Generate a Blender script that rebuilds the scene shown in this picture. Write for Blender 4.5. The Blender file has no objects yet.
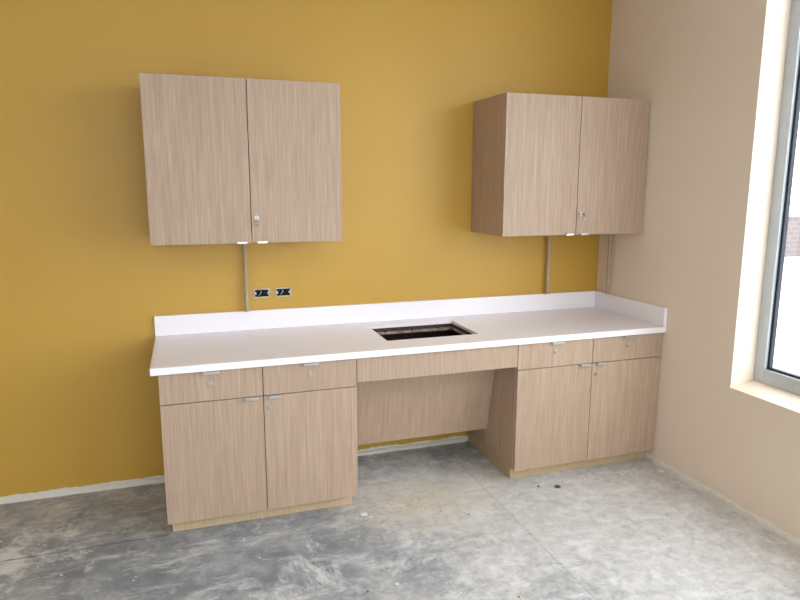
import bpy, bmesh, math, random
from mathutils import Vector, Matrix
random.seed(7)
sc=bpy.context.scene
# ---------------------------------------------------------------- helpers
def lin(r,g,b):
    f=lambda c:(c/255/12.92) if c/255<=.04045 else ((c/255+.055)/1.055)**2.4
    return (f(r),f(g),f(b),1)
class M:
    def __init__(s,name):
        s.m=bpy.data.materials.new(name); s.m.use_nodes=True
        s.t=s.m.node_tree; s.n=s.t.nodes; s.l=s.t.links
        s.b=s.n['Principled BSDF']; s.o=s.n['Material Output']; s.tc=s.n.new('ShaderNodeTexCoord')
    def new(s,t,**k):
        x=s.n.new(t)
        for a,b in k.items(): setattr(x,a,b)
        return x
    def map(s,scale,loc=(0,0,0),rot=(0,0,0)):
        x=s.new('ShaderNodeMapping'); x.inputs['Scale'].default_value=scale; x.inputs['Location'].default_value=loc
        x.inputs['Rotation'].default_value=rot
        s.l.new(s.tc.outputs['Object'],x.inputs[0]); return x.outputs[0]
    def noise(s,vec,scale=1,detail=4,rough=.5,dist=0):
        x=s.new('ShaderNodeTexNoise'); s.l.new(vec,x.inputs['Vector'])
        x.inputs['Scale'].default_value=scale; x.inputs['Detail'].default_value=detail
        x.inputs['Roughness'].default_value=rough; x.inputs['Distortion'].default_value=dist
        return x.outputs['Fac']
    def ramp(s,f,stops):
        x=s.new('ShaderNodeValToRGB'); s.l.new(f,x.inputs[0]); e=x.color_ramp.elements
        while len(e)<len(stops): e.new(.5)
        for i,(p,c) in enumerate(stops):
            e[i].position=p; e[i].color=c if isinstance(c,tuple) else (c,c,c,1)
        return x.outputs[0]
    def mix(s,f,a,b,mode='MIX'):
        x=s.new('ShaderNodeMix',data_type='RGBA',blend_type=mode)
        for v,k in ((f,0),(a,6),(b,7)):
            if hasattr(v,'is_linked') or hasattr(v,'links'): s.l.new(v,x.inputs[k])
            else: x.inputs[k].default_value=v
        return x.outputs[2]
    def math(s,op,a,b=0,clamp=False):
        x=s.new('ShaderNodeMath',operation=op,use_clamp=clamp)
        for v,k in ((a,0),(b,1)):
            if hasattr(v,'links'): s.l.new(v,x.inputs[k])
            else: x.inputs[k].default_value=v
        return x.outputs[0]
    def blob(s,cx,cy,rx,ry,stops=((0.,0.),(.8,1.))):
        mp=s.map((1/rx,1/ry,0),(-cx/rx,-cy/ry,0)); gr=s.new('ShaderNodeTexGradient',gradient_type='SPHERICAL'); s.l.new(mp,gr.inputs[0])
        return s.ramp(gr.outputs[1],list(stops))
    def base(s,c,rough=.5,metal=0,spec=.5):
        if hasattr(c,'links'): s.l.new(c,s.b.inputs['Base Color'])
        else: s.b.inputs['Base Color'].default_value=c
        if hasattr(rough,'links'): s.l.new(rough,s.b.inputs['Roughness'])
        else: s.b.inputs['Roughness'].default_value=rough
        s.b.inputs['Metallic'].default_value=metal
        s.b.inputs['Specular IOR Level'].default_value=spec
        return s
    def bump(s,h,strength=.2,dist=.01):
        x=s.new('ShaderNodeBump'); x.inputs['Strength'].default_value=strength; x.inputs['Distance'].default_value=dist
        s.l.new(h,x.inputs['Height']); s.l.new(x.outputs[0],s.b.inputs['Normal'])

def wood(name,light,dark,off=(0,0,0),ys=1.0):
    w=M(name)
    f1=w.noise(w.map((130,130*ys,3.2),off),1,5,.6,.2)
    f2=w.noise(w.map((20,20*ys,.5),off),1,3,.5,.3)
    f3=w.noise(w.map((330,330*ys,9),off),1,3,.6)
    c=w.mix(w.ramp(f1,[(.33,0.),(.69,1.)]),dark,light)
    c=w.mix(w.math('MULTIPLY',w.ramp(f2,[(.3,1.),(.7,0.)]),.18),c,dark)
    c=w.mix(w.math('MULTIPLY',w.ramp(f3,[(.35,1.),(.55,0.)]),.28),c,tuple(x*.74 for x in dark[:3])+(1,))
    w.base(c,.5,0,.35); w.bump(f3,.1,.0005)
    return w.m
WL,WD=lin(196,170,147),lin(171,144,121)
WOOD=wood('laminate_oak',WL,WD)
WOOD_B=wood('laminate_oak_shift',lin(194,168,145),lin(169,142,119),(3.3,1.7,.6))
WOOD_S=wood('laminate_oak_sloped',lin(194,168,145),lin(168,141,118),(1.3,0,.2),0.0)
PLY=wood('plywood_base',lin(214,190,156),lin(190,162,124))
x=M('particle_board_brown'); x.base(x.ramp(x.noise(x.map((60,60,60)),1,4),[(.3,lin(58,34,27)),(.7,lin(88,56,43))]),.8); DARKB=x.m
# solid surface
x=M('solid_surface_white'); f=x.noise(x.map((300,300,300)),1,2)
x.base(x.ramp(f,[(.35,lin(242,235,238)),(.6,lin(250,244,247))]),.3,0,.5); SOLID=x.m
# metals
x=M('satin_nickel'); x.base(lin(196,194,190),.35,.95); NICKEL=x.m
x=M('galvanised_steel'); x.base(x.ramp(x.noise(x.map((80,80,80)),1,3),[(.3,lin(150,146,140)),(.7,lin(205,202,196))]),.5,.6); GALV=x.m
x=M('window_aluminium'); x.base(lin(186,192,195),.4,.2); ALU=x.m
x=M('black_gasket'); x.base(lin(30,34,42),.6); GASK=x.m
x=M('black_hole_shade_and_bolts'); x.base(lin(14,14,15),.6,0,.2); BLACK=x.m
x=M('wire_black'); x.base(lin(28,28,28),.5); WBLK=x.m
x=M('wire_white'); x.base(lin(190,188,180),.5); WWHITE=x.m
x=M('conduit_painted'); x.base(x.ramp(x.noise(x.map((40,40,6)),1,3),[(.3,lin(165,142,112)),(.7,lin(185,163,134))]),.6); COND=x.m
# walls
def paint(name,c1,c2,strip=None):
    p=M(name); f=p.noise(p.map((1.1,1.1,1.1)),1,3); g=p.noise(p.map((260,260,260)),1,2)
    c=p.ramp(f,[(.3,c1),(.7,c2)])
    if strip:
        sep=p.new('ShaderNodeSeparateXYZ'); p.l.new(p.tc.outputs['Object'],sep.inputs[0])
        n=p.noise(p.map((9,9,3)),1,5,.7)
        h=p.math('ADD',sep.outputs[2],p.math('MULTIPLY',n,-.045))
        c=p.mix(p.ramp(p.math('MULTIPLY',h,20),[(.28,1.),(.34,0.)]),c,strip)
    p.base(c,.45,0,.4); p.bump(g,.15,.001); return p.m
YEL=paint('paint_yellow',lin(195,152,62),lin(199,157,67),lin(222,214,200))
CREAM=paint('paint_cream',lin(232,213,192),lin(236,218,198),lin(238,232,222))
PLAIN=paint('paint_offwhite',lin(215,208,198),lin(220,213,203))
CEIL=paint('ceiling_tile_white',lin(232,230,226),lin(236,234,230))
MUD=paint('drywall_mud',lin(205,196,180),lin(228,222,212))
# concrete floor
x=M('dusty_concrete')
sep=x.new('ShaderNodeSeparateXYZ'); x.l.new(x.tc.outputs['Object'],sep.inputs[0])
big=x.noise(x.map((.9,.9,.9),(1.3,.4,0)),1,8,.62,.4)
med=x.noise(x.map((3.2,3.2,3.2),(5,2,0)),1,9,.68,.5)
fine=x.noise(x.map((45,45,45)),1,6,.75)
mott=x.noise(x.map((14,14,14),(2,2,0)),1,8,.75,.3)
streak=x.noise(x.map((1.6,11,1),(0,0,0),(0,0,.6)),1,6,.7,.6)
base=x.mix(x.ramp(med,[(.35,0.),(.65,1.)]),lin(118,124,132),lin(152,156,161))
base=x.mix(x.math('MULTIPLY',x.ramp(fine,[(.3,1.),(.55,0.)]),.35),base,lin(92,97,103))
dmask=x.math('ADD',x.math('MULTIPLY',sep.outputs[0],.12),.66)
dmask=x.math('ADD',dmask,x.math('MULTIPLY',x.blob(-.35,-1.25,1.35,1.3),.7))
dmask=x.math('ADD',dmask,x.math('MULTIPLY',x.blob(-1.4,-.55,.8,.65),.9))
dmask=x.math('ADD',dmask,x.math('MULTIPLY',x.blob(-1.75,-1.7,.5,.9),.35))
dmask=x.math('SUBTRACT',dmask,x.math('MULTIPLY',x.blob(-2.1,-1.15,.55,.4),.2))
dmask=x.math('ADD',dmask,x.math('MULTIPLY',x.math('SUBTRACT',big,.5),2.2))
dmask=x.math('ADD',dmask,x.math('MULTIPLY',x.math('SUBTRACT',streak,.5),.8))
dmask=x.math('ADD',dmask,x.math('MULTIPLY',x.math('SUBTRACT',mott,.5),1.3))
dmask=x.math('ADD',dmask,x.math('MULTIPLY',x.math('SUBTRACT',med,.5),1.1),True)
dustc=x.mix(x.ramp(mott,[(.35,0.),(.6,1.)]),lin(190,184,177),lin(220,215,209))
c=x.mix(x.math('MULTIPLY',dmask,.85),base,dustc)
sc1=x.noise(x.map((3,9,5),(9,3,0),(0,0,-.5)),1,12,.82,.4)
c=x.mix(x.math('MULTIPLY',x.ramp(sc1,[(.52,0.),(.63,1.)]),.6),c,lin(232,230,227))
sc2=x.noise(x.map((2.1,1.5,5),(2,7,0),(0,0,.4)),1,12,.78,.3)
c=x.mix(x.math('MULTIPLY',x.ramp(sc2,[(.54,0.),(.62,1.)]),.75),c,lin(230,228,225))
c=x.mix(x.math('MULTIPLY',x.ramp(sc2,[(.32,1.),(.44,0.)]),.3),c,lin(100,106,112))
sd=x.math('MULTIPLY',x.blob(-1.5,-.68,.55,.4),x.ramp(fine,[(.4,0.),(.6,1.)]))
c=x.mix(x.math('MULTIPLY',sd,.8),c,lin(220,204,172))
def line(vec_out,pos,w):
    a=x.math('ABSOLUTE',x.math('SUBTRACT',vec_out,pos)); return x.ramp(x.math('MULTIPLY',a,1/w),[(.5,1.),(1.,0.)])
wob=x.math('MULTIPLY',x.math('SUBTRACT',med,.5),.03)
ln=x.math('MULTIPLY',line(x.math('ADD',sep.outputs[1],wob),-.62,.006),x.ramp(x.math('MULTIPLY',sep.outputs[0],-.1),[(.28,0.),(.285,1.)]))
c=x.mix(x.math('MULTIPLY',ln,.6),c,lin(80,82,86))
ln=line(x.math('ADD',sep.outputs[0],wob),-1.15,.005)
c=x.mix(x.math('MULTIPLY',ln,.3),c,lin(110,112,114))
x.base(c,x.ramp(dmask,[(0.,.4),(.6,.8)]),0,.4); x.bump(fine,.25,.003); FLOOR=x.m

def obj(name,bm,mat,parent=None,bevel=0,smooth=False):
    me=bpy.data.meshes.new(name); bm.normal_update(); bm.to_mesh(me); bm.free()
    o=bpy.data.objects.new(name,me); sc.collection.objects.link(o)
    for m in (mat if isinstance(mat,(list,tuple)) else [mat]): me.materials.append(m)
    if parent: o.parent=parent
    if bevel:
        b=o.modifiers.new('bevel','BEVEL'); b.width=bevel; b.segments=2; b.limit_method='ANGLE'
    if smooth:
        for p in me.polygons: p.use_smooth=True
    return o
def addbox(bm,x0,x1,y0,y1,z0,z1,mi=0):
    r=bmesh.ops.create_cube(bm,size=1,matrix=Matrix.Translation(((x0+x1)/2,(y0+y1)/2,(z0+z1)/2))@Matrix.Diagonal((abs(x1-x0),abs(y1-y0),abs(z1-z0),1)))
    for v in r['verts']:
        for f in v.link_faces: f.material_index=mi
    return r['verts']
def box(name,x0,x1,y0,y1,z0,z1,mat,parent=None,bevel=0):
    bm=bmesh.new(); addbox(bm,x0,x1,y0,y1,z0,z1); return obj(name,bm,mat,parent,bevel)
def boxes(name,lst,mat,parent=None,bevel=0):
    bm=bmesh.new()
    for b in lst: addbox(bm,*b)
    return obj(name,bm,mat,parent,bevel)
def addcyl(bm,p0,p1,r,seg=16,r2=None,mi=0):
    p0=Vector(p0);p1=Vector(p1);d=p1-p0
    q=d.to_track_quat('Z','Y').to_matrix().to_4x4()
    rr=bmesh.ops.create_cone(bm,cap_ends=True,segments=seg,radius1=r,radius2=r if r2 is None else r2,depth=d.length,matrix=Matrix.Translation((p0+p1)/2)@q)
    for v in rr['verts']:
        for f in v.link_faces: f.material_index=mi
def prism(bm,x0,x1,prof,mi=0):
    a=[bm.verts.new((x0,y,z)) for y,z in prof]; b=[bm.verts.new((x1,y,z)) for y,z in prof]; n=len(prof)
    fs=[bm.faces.new(a),bm.faces.new(b[::-1])]
    for i in range(n): fs.append(bm.faces.new((a[i],a[(i+1)%n],b[(i+1)%n],b[i])))
    for f in fs: f.material_index=mi
    bmesh.ops.recalc_face_normals(bm,faces=bm.faces)
def empty(name):
    e=bpy.data.objects.new(name,None); e.empty_display_size=.1; sc.collection.objects.link(e); return e

# ---------------------------------------------------------------- room
XL=-6.2; YR=-6.6; CZ=3.1; T=.28
box('floor',XL-.2,T,YR-.2,.2,-.15,0,FLOOR)
box('ceiling',XL-.2,T,YR-.2,.2,CZ,CZ+.15,CEIL)
box('wall_back',XL-.2,T,0,.2,0,CZ,YEL)
box('wall_left',XL-.2,XL,YR,0,0,CZ,PLAIN)
WY0,WY1,WZ0,WZ1=-5.6,-1.196,.635,2.85
boxes('wall_right',[(0,T,WY1,0,0,CZ),(0,T,WY0,WY1,0,WZ0),(0,T,WY0,WY1,WZ1,CZ),(0,T,YR,WY0,0,CZ)],CREAM)
RX0,RX1=-4.3,-.6
boxes('wall_rear',[(XL,RX0,YR-.2,YR,0,CZ),(RX1,0,YR-.2,YR,0,CZ),(RX0,RX1,YR-.2,YR,0,.8),(RX0,RX1,YR-.2,YR,2.7,CZ)],PLAIN)
g=M('window_glass'); tr=g.new('ShaderNodeBsdfTransparent'); tr.inputs[0].default_value=(.93,.96,.98,1)
gl=g.new('ShaderNodeBsdfGlossy'); gl.inputs['Roughness'].default_value=.02
ms=g.new('ShaderNodeMixShader'); ms.inputs[0].default_value=.05
g.l.new(tr.outputs[0],ms.inputs[1]); g.l.new(gl.outputs[0],ms.inputs[2]); g.l.new(ms.outputs[0],g.o.inputs[0]); GLASS=g.m
w1=empty('window_1')
fx0,fx1=.15,.21; fw=.062; FZ=.668
fr=[(fx0,fx1,WY1-fw,WY1,FZ,WZ1),(fx0,fx1,WY0,WY0+fw,FZ,WZ1),(fx0,fx1,WY0+fw,WY1-fw,FZ,FZ+.075),(fx0,fx1,WY0+fw,WY1-fw,WZ1-fw,WZ1)]
yy=WY1-1.45
while yy>WY0+.5: fr.append((fx0,fx1,yy-.03,yy+.03,FZ+.075,WZ1-fw)); yy-=1.45
boxes('frame',fr,ALU,w1,.003)
boxes('gasket',[(.168,.192,WY1-fw-.014,WY1-fw,FZ+.075,WZ1-fw),(.168,.192,WY0+fw,WY1-fw,FZ+.075,FZ+.087)],GASK,w1)
box('glass',.178,.182,WY0+fw,WY1-fw,FZ+.075,WZ1-fw,GLASS,w1)
bm=bmesh.new()
prof=[(.0005,WZ0+.0005),(T-.01,WZ0+.0005),(T-.01,FZ-.0005),(.15,FZ-.0005),(.0005,WZ0+.006)]
a=[bm.verts.new((p,WY0+.001,z)) for p,z in prof]; b=[bm.verts.new((p,WY1-.001,z)) for p,z in prof]
bm.faces.new(a); bm.faces.new(b[::-1])
for i in range(5): bm.faces.new((a[i],a[(i+1)%5],b[(i+1)%5],b[i]))
bmesh.ops.recalc_face_normals(bm,faces=bm.faces); obj('sill',bm,CREAM,w1)
w2=empty('added_rear_window')  # unseen window, added in the rear wall for light from the camera side
boxes('frame',[(RX0,RX0+.06,YR-.12,YR-.06,.8,2.7),(RX1-.06,RX1,YR-.12,YR-.06,.8,2.7),(RX0+.06,RX1-.06,YR-.12,YR-.06,.8,.86),(RX0+.06,RX1-.06,YR-.12,YR-.06,2.64,2.7),(-2.48,-2.42,YR-.12,YR-.06,.86,2.64)],ALU,w2)
box('glass',RX0+.06,RX1-.06,YR-.092,YR-.088,.86,2.64,GLASS,w2)
def strip(name,p0,p1,out,hgt=.028,th=.006):
    bm=bmesh.new(); p0=Vector(p0);p1=Vector(p1);N=max(20,int((p1-p0).length/.03)); rows=[]
    for i in range(N+1):
        p=p0.lerp(p1,i/N); h=hgt*(1+.6*(random.random()-.5)); t=th*(1+.8*random.random())
        o=Vector(out)
        rows.append([bm.verts.new(q) for q in (p+o*.0005,p+o*(t+.004),p+o*t+Vector((0,0,h*.7)),p+o*.0005+Vector((0,0,h)))])
    for a,b in zip(rows,rows[1:]):
        for k in range(3): bm.faces.new((a[k],b[k],b[k+1],a[k+1]))
    bmesh.ops.recalc_face_normals(bm,faces=bm.faces)
    return obj(name,bm,MUD)
strip('mud_strip_back',(XL,0,0),(-2.83,0,0),(0,-1,0))  # rough strips of drywall mud along the floor joint; no baseboard here
strip('mud_strip_1',(-1.88,0,0),(-.96,0,0),(0,-1,0))
strip('mud_strip_right',(0,-.68,0),(0,YR,0),(-1,0,0),.024,.008)

# ---------------------------------------------------------------- hardware
def tab(par,cx,y,ztop,w=.055,up=True):
    s=1 if up else -1
    bm=bmesh.new()
    addbox(bm,cx-w/2,cx+w/2,y-.018,y+.012,ztop-.0005 if up else ztop-.0025,ztop+.0025 if up else ztop+.0005)
    z0,z1=sorted((ztop+.002*s,ztop-.010*s)); addbox(bm,cx-w/2,cx+w/2,y-.0205,y-.018,z0,z1)
    return obj('tab_pull',bm,NICKEL,par,.0008)
def lock(par,cx,y,z):
    bm=bmesh.new(); addcyl(bm,(cx,y,z),(cx,y-.006,z),.0115,24); addcyl(bm,(cx,y-.006,z),(cx,y-.009,z),.009,24)
    addbox(bm,cx-.001,cx+.001,y-.0096,y-.0088,z-.005,z+.005,1)
    return obj('cam_lock',bm,[NICKEL,BLACK],par,.0006)
def key(par,cx,y,z):
    bm=bmesh.new(); addbox(bm,cx-.001,cx+.001,y-.03,y-.009,z-.004,z+.004)
    addcyl(bm,(cx-.0012,y-.038,z-.004),(cx+.0012,y-.038,z-.004),.012,20)
    addcyl(bm,(cx-.006,y-.04,z-.028),(cx+.004,y-.043,z-.028),.010,18)
    return obj('key',bm,NICKEL,par)

# ---------------------------------------------------------------- base cabinets
CT=.864; CB=.829; Df=.674
def base_cab(xa,xb,xm,name,kl,kr,zk=.081,zd=.677):
    e=empty(name); t=.019; yb=-.004; yf=-Df+.021
    boxes('carcass',[(xa,xa+t,yf,yb,zk,CB-.001),(xb-t,xb,yf,yb,zk,CB-.001),(xa+t,xb-t,yf,yb,zk,zk+t),(xa+t,xb-t,yb-.008,yb,zk+t,CB-.001),
        (xm-.01,xm+.01,yf,yb-.008,zk+t,CB-.001),(xa+t,xb-t,yf,yf+.09,CB-.02,CB-.001),(xa+t,xb-t,yf,yf+.09,zd-.01,zd+.009)],WOOD,e,.0008)
    g=.0018
    for i,(a,b) in enumerate(((xa,xm),(xm,xb))):
        m=WOOD if i else WOOD_B
        box('door_panel',a+g,b-g,-Df,-Df+.019,zk,zd-g,m,e,.0012)
        box('drawer_front',a+g,b-g,-Df,-Df+.019,zd+g,CB-.006,WOOD_B if i else WOOD,e,.0012)
        c=(a+b)/2
        tab(e,c,-Df,CB-.006,.075); lock(e,c-.005,-Df,.765)
        s=-1 if i==0 else 1
        tab(e,xm+s*.055,-Df,zd-g,.06)
    lock(e,xm+.028,-Df,.612)
    bx=[(kl,kr,-.60,-.58,.0,zk-.001),(kl,kr,-.04,-.02,0,zk-.001),(kl,kl+.02,-.58,-.04,0,zk-.001),(kr-.02,kr,-.58,-.04,0,zk-.001)]
    boxes('toe_kick',bx,PLY,e,.0015)
    return e
base_cab(-2.834,-1.89,-2.36,'base_cabinet',-2.815,-1.905)
base_cab(-.972,-.003,-.487,'base_cabinet',-.955,-.004)
k=empty('knee_space_panel')
box('apron',-1.8885,-.9735,-Df,-Df+.019,.697,CB-.006,WOOD_B,k,.0012)
bm=bmesh.new()
prism(bm,-1.8885,-.9735,[(-.455,CB-.002),(-.437,CB-.002),(-.301,.207),(-.319,.207)])
obj('sloped_panel',bm,WOOD_S,k,.001)
boxes('backer',[(-1.8885,-.9735,-.03,-.008,.4,CB-.002)],DARKB,k)
bm=bmesh.new(); prism(bm,-1.8885,-.9735,[(-.4365,CB-.003),(-.430,CB-.003),(-.294,.21),(-.3005,.21)]); obj('panel_back_face',bm,DARKB,k)
box('cavity_shelf',-1.8885,-.9735,-.36,-.031,.52,.535,DARKB,k)

# ---------------------------------------------------------------- countertop with cut-out and splashes
ct=empty('countertop')
X0,X1,D=-2.865,-.001,.697; hx0,hx1,hy0,hy1=-1.677,-1.14,-.515,-.135
def slab(name,X0,X1,Y0,Y1,Z0,Z1,h,mat,par,bev=0):
    bm=bmesh.new(); xs=[X0,h[0],h[1],X1]; ys=[Y0,h[2],h[3],Y1]
    vt=[[bm.verts.new((x_,y_,Z1)) for y_ in ys] for x_ in xs]; vb=[[bm.verts.new((x_,y_,Z0)) for y_ in ys] for x_ in xs]
    for i in range(3):
        for j in range(3):
            if i==1 and j==1: continue
            bm.faces.new((vt[i][j],vt[i+1][j],vt[i+1][j+1],vt[i][j+1])); bm.faces.new((vb[i][j],vb[i][j+1],vb[i+1][j+1],vb[i+1][j]))
    for i in range(3):
        bm.faces.new((vt[i][0],vb[i][0],vb[i+1][0],vt[i+1][0])); bm.faces.new((vt[i][3],vt[i+1][3],vb[i+1][3],vb[i][3]))
        bm.faces.new((vt[0][i],vt[0][i+1],vb[0][i+1],vb[0][i])); bm.faces.new((vt[3][i],vb[3][i],vb[3][i+1],vt[3][i+1]))
    for a,b in (((1,1),(2,1)),((2,1),(2,2)),((2,2),(1,2)),((1,2),(1,1))):
        bm.faces.new((vt[a[0]][a[1]],vt[b[0]][b[1]],vb[b[0]][b[1]],vb[a[0]][a[1]]))
    bmesh.ops.recalc_face_normals(bm,faces=bm.faces)
    return obj(name,bm,mat,par,bev)
slab('slab',X0,X1,-D,-.001,CB,CT,(hx0,hx1,hy0,hy1),SOLID,ct,.003)
x=M('dusty_substrate'); x.base(x.ramp(x.noise(x.map((30,30,30)),1,5),[(.35,lin(130,116,104)),(.65,lin(185,174,162))]),.8)
slab('cut_edge',hx0-.0005,hx1+.0005,hy0-.0005,hy1+.0005,CB-.004,CT-.018,(hx0+.001,hx1-.001,hy0+.001,hy1-.001),DARKB,ct)
slab('substrate_ledge',hx0-.01,hx1+.01,hy0-.01,hy1+.01,CB-.0165,CB-.0045,(hx0+.014,hx1-.008,hy0+.002,hy1-.026),x.m,ct)
box('backsplash',X0,X1-.021,-.021,-.001,CT+.0002,CT+.112,SOLID,ct,.002)
box('side_splash',X1-.02,X1,-D,-.001,CT+.0002,CT+.112,SOLID,ct,.002)
bm=bmesh.new()
for i in range(3):
    xx=hx0+.1+i*.17; addcyl(bm,(xx,hy1-.012,CB-.0045),(xx,hy1-.012,CB),.006,14)
obj('cutout_bolts',bm,BLACK,ct)

# ---------------------------------------------------------------- wall cabinets
ZB,ZT,Du=1.40,2.191,.4316
def wall_cab(xa,xb,xm):
    e=empty('wall_cabinet'); t=.019; yf=-Du+.021; yb=-.002
    boxes('carcass',[(xa,xa+t,yf,yb,ZB,ZT),(xb-t,xb,yf,yb,ZB,ZT),(xa+t,xb-t,yf,yb,ZB+.012,ZB+.012+t),(xa+t,xb-t,yf,yb,ZT-t,ZT),(xa+t,xb-t,yb-.008,yb,ZB+.03,ZT-t),
      (xa+t,xb-t,yf+.02,yb-.008,1.78,1.8)],WOOD,e,.0008)
    g=.0018
    box('door_panel',xa+.001,xm-g,-Du,-Du+.019,ZB,ZT,WOOD_B,e,.0012)
    box('door_panel',xm+g,xb-.001,-Du,-Du+.019,ZB,ZT,WOOD,e,.0012)
    lock(e,xm+.026,-Du,1.525); key(e,xm+.026,-Du,1.525)
    tab(e,xm-.05,-Du,ZB,.05,False); tab(e,xm+.05,-Du,ZB,.05,False)
    return e
wall_cab(-2.84,-1.897,-2.362)
wall_cab(-.963,-.003,-.479)

# ---------------------------------------------------------------- conduits and outlet boxes
def conduit(p0,p1,r):
    bm=bmesh.new(); addcyl(bm,p0,p1,r,20)
    for t in (.25,.8):
        p=Vector(p0).lerp(Vector(p1),t); addcyl(bm,p-Vector((0,0,.008)),p+Vector((0,0,.008)),r+.002,20)
    return obj('conduit',bm,COND,None,0,False)
conduit((-2.366,-.034,.977),(-2.366,-.034,1.411),.012)
conduit((-.411,-.034,.977),(-.411,-.034,1.411),.012)
conduit((-.034,-.165,.977),(-.034,-.165,1.411),.011)
def outlet(cx,cz,w=.09,h=.052):
    e=empty('electrical_box'); t=.006
    x0,x1,z0,z1=cx-w/2,cx+w/2,cz-h/2,cz+h/2; y0,y1=-.006,-.0005
    boxes('rim',[(x0,x1,y0,y1,z0,z0+t),(x0,x1,y0,y1,z1-t,z1),(x0,x0+t,y0,y1,z0+t,z1-t),(x1-t,x1,y0,y1,z0+t,z1-t),
       (x0-.0,x0+.014,y0-.001,y0,cz-.008,cz+.008),(x1-.014,x1,y0-.001,y0,cz-.008,cz+.008)],GALV,e)
    box('hole_shade',x0+t,x1-t,-.003,-.0005,z0+t,z1-t,BLACK,e)  # flat black plate; the shade inside the box is put into its colour
    bm=bmesh.new()
    for dx,mi in ((-.016,0),(.008,1)):
        pts=[Vector((cx+dx,-.004,cz-.012)),Vector((cx+dx+.008,-.012,cz-.002)),Vector((cx+dx+.014,-.009,cz+.008)),Vector((cx+dx+.01,-.005,cz+.013))]
        for a,b in zip(pts,pts[1:]): addcyl(bm,a,b,.0018,8,None,mi)
    obj('wires',bm,[WWHITE,WBLK],e)
outlet(-2.277,1.073); outlet(-2.153,1.073)

# ---------------------------------------------------------------- debris
bm=bmesh.new()
def chip(x_,y_,s,mi):
    r=bmesh.ops.create_icosphere(bm,subdivisions=1,radius=s,matrix=Matrix.Translation((x_,y_,s*.25))@Matrix.Rotation(random.random()*6,4,'Z')@Matrix.Diagonal((1,.6+.4*random.random(),.3,1)))
    for v in r['verts']:
        v.co+=Vector((random.uniform(-.2,.2)*s,random.uniform(-.2,.2)*s,0)); v.co.z=max(v.co.z,.0003)
        for f in v.link_faces: f.material_index=mi
for i in range(260):
    x_=random.uniform(-4.6,-.05); y_=random.uniform(-2.6,-.1)
    if (x_<-1.86 and x_>-2.86 or x_>-1.0) and y_>-.72: continue
    chip(x_,y_,random.choice([.003,.004,.006,.007]),random.choice([0,0,0,0,1,2]))
for x_,y_,s,mi in [(-1.88,-.74,.024,0),(-1.85,-.77,.014,0),(-.75,-.78,.018,1),(-.55,-.75,.014,0),(-.85,-.74,.012,1),(-1.0,-.8,.012,2),(-2.45,-2.0,.012,1),(-1.9,-1.35,.012,0),(-2.0,-.95,.013,2),(-.3,-.76,.014,0),(-.05,-.8,.02,0),(-.06,-.95,.014,0)]: chip(x_,y_,s,mi)
for i in range(50): chip(random.uniform(-.95,-.05),random.uniform(-.82,-.68),random.choice([.003,.005,.008]),random.choice([0,0,0,2]))
for i in range(120):
    a=random.random()*6.28; r=abs(random.gauss(0,.16)); chip(-1.62+r*math.cos(a),-.72+r*.7*math.sin(a),random.choice([.0025,.004]),2)
x=M('debris_white'); x.base(lin(225,222,215),.8); d0=x.m
x=M('debris_dark'); x.base(lin(72,68,64),.7); d1=x.m
x=M('debris_wood'); x.base(lin(200,176,130),.8); d2=x.m
obj('floor_debris',bm,[d0,d1,d2])

# ---------------------------------------------------------------- unseen troffers, added to brighten the room from behind the camera
em=M('fill_light_glow'); em.b.inputs['Emission Color'].default_value=(1,.91,.8,1); em.b.inputs['Emission Strength'].default_value=10; em.base(lin(240,240,235),.6)
for (cx,cy) in ((-3.6,-4.6),(-1.4,-4.6)):
    e=empty('added_fill_light')
    boxes('housing',[(cx-.6,cx+.6,cy-.3,cy-.28,CZ-.03,CZ),(cx-.6,cx+.6,cy+.28,cy+.3,CZ-.03,CZ),(cx-.6,cx-.58,cy-.28,cy+.28,CZ-.03,CZ),(cx+.58,cx+.6,cy-.28,cy+.28,CZ-.03,CZ)],PLAIN,e)
    box('lens',cx-.58,cx+.58,cy-.28,cy+.28,CZ-.02,CZ-.012,em.m,e)

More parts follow.
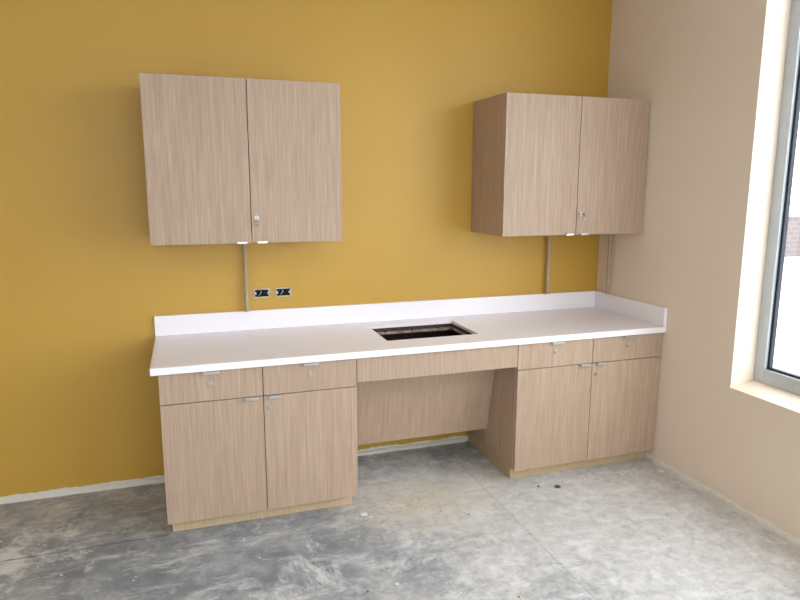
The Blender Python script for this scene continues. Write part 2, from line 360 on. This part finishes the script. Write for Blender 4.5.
# ---------------------------------------------------------------- outside
x=M('outside_paving'); x.base(x.ramp(x.noise(x.map((.5,.5,.5)),1,5),[(.3,lin(190,190,190)),(.7,lin(215,215,215))]),.9)
boxes('ground_outside',[(T+.01,70,-40,60,-.3,-.2),(-30,T,-40,YR-.25,-.3,-.2)],x.m)
x=M('outside_brick'); br=x.new('ShaderNodeTexBrick'); x.l.new(x.map((1,1,1),(0,0,0),(math.pi/2,0,0)),br.inputs[0])
br.inputs['Color1'].default_value=lin(112,96,94); br.inputs['Color2'].default_value=lin(100,86,84); br.inputs['Mortar'].default_value=lin(122,114,112); br.inputs['Scale'].default_value=2
x.base(br.outputs[0],.9)
bl=empty('garden_wall_outside')
box('brick_wall',9,24,9.5,9.8,-.2,.9,x.m,bl); box('coping',8.95,24.05,9.45,9.85,.9,1.0,PLAIN,bl)

# ---------------------------------------------------------------- light
w=bpy.data.worlds.new('world'); sc.world=w; w.use_nodes=True; nt=w.node_tree
bg=nt.nodes['Background']; bg.inputs[0].default_value=(.905,.95,1,1); bg.inputs[1].default_value=7
def portal(loc,rot,sx,sy):
    l=bpy.data.lights.new('portal','AREA'); l.shape='RECTANGLE'; l.size=sx; l.size_y=sy; l.cycles.is_portal=True
    o=bpy.data.objects.new('window_portal',l); o.location=loc; o.rotation_euler=rot; sc.collection.objects.link(o)
portal((.24,(WY0+WY1)/2,(WZ0+WZ1)/2),(0,math.radians(90),0),WZ1-WZ0,WY1-WY0)
portal(((RX0+RX1)/2,YR-.14,1.75),(math.radians(90),0,0),RX1-RX0,1.9)

# ---------------------------------------------------------------- camera
cam=bpy.data.cameras.new('camera'); co=bpy.data.objects.new('camera',cam); sc.collection.objects.link(co); sc.camera=co
yaw,p,r=.3237,-.1753,.0016
fwv=Vector((math.sin(yaw)*math.cos(p),math.cos(yaw)*math.cos(p),math.sin(p))); rt=Vector((math.cos(yaw),-math.sin(yaw),0)); up=rt.cross(fwv)
r2=rt*math.cos(r)+up*math.sin(r); u2=-rt*math.sin(r)+up*math.cos(r)
mw=Matrix((( r2.x,u2.x,-fwv.x,-2.6796),(r2.y,u2.y,-fwv.y,-3.7128),(r2.z,u2.z,-fwv.z,1.6797),(0,0,0,1)))
co.matrix_world=mw
cam.sensor_width=36; cam.lens=639.9*36/800; cam.clip_start=.05; cam.clip_end=300
sc.view_settings.view_transform='Standard'
sc.view_settings.exposure=0
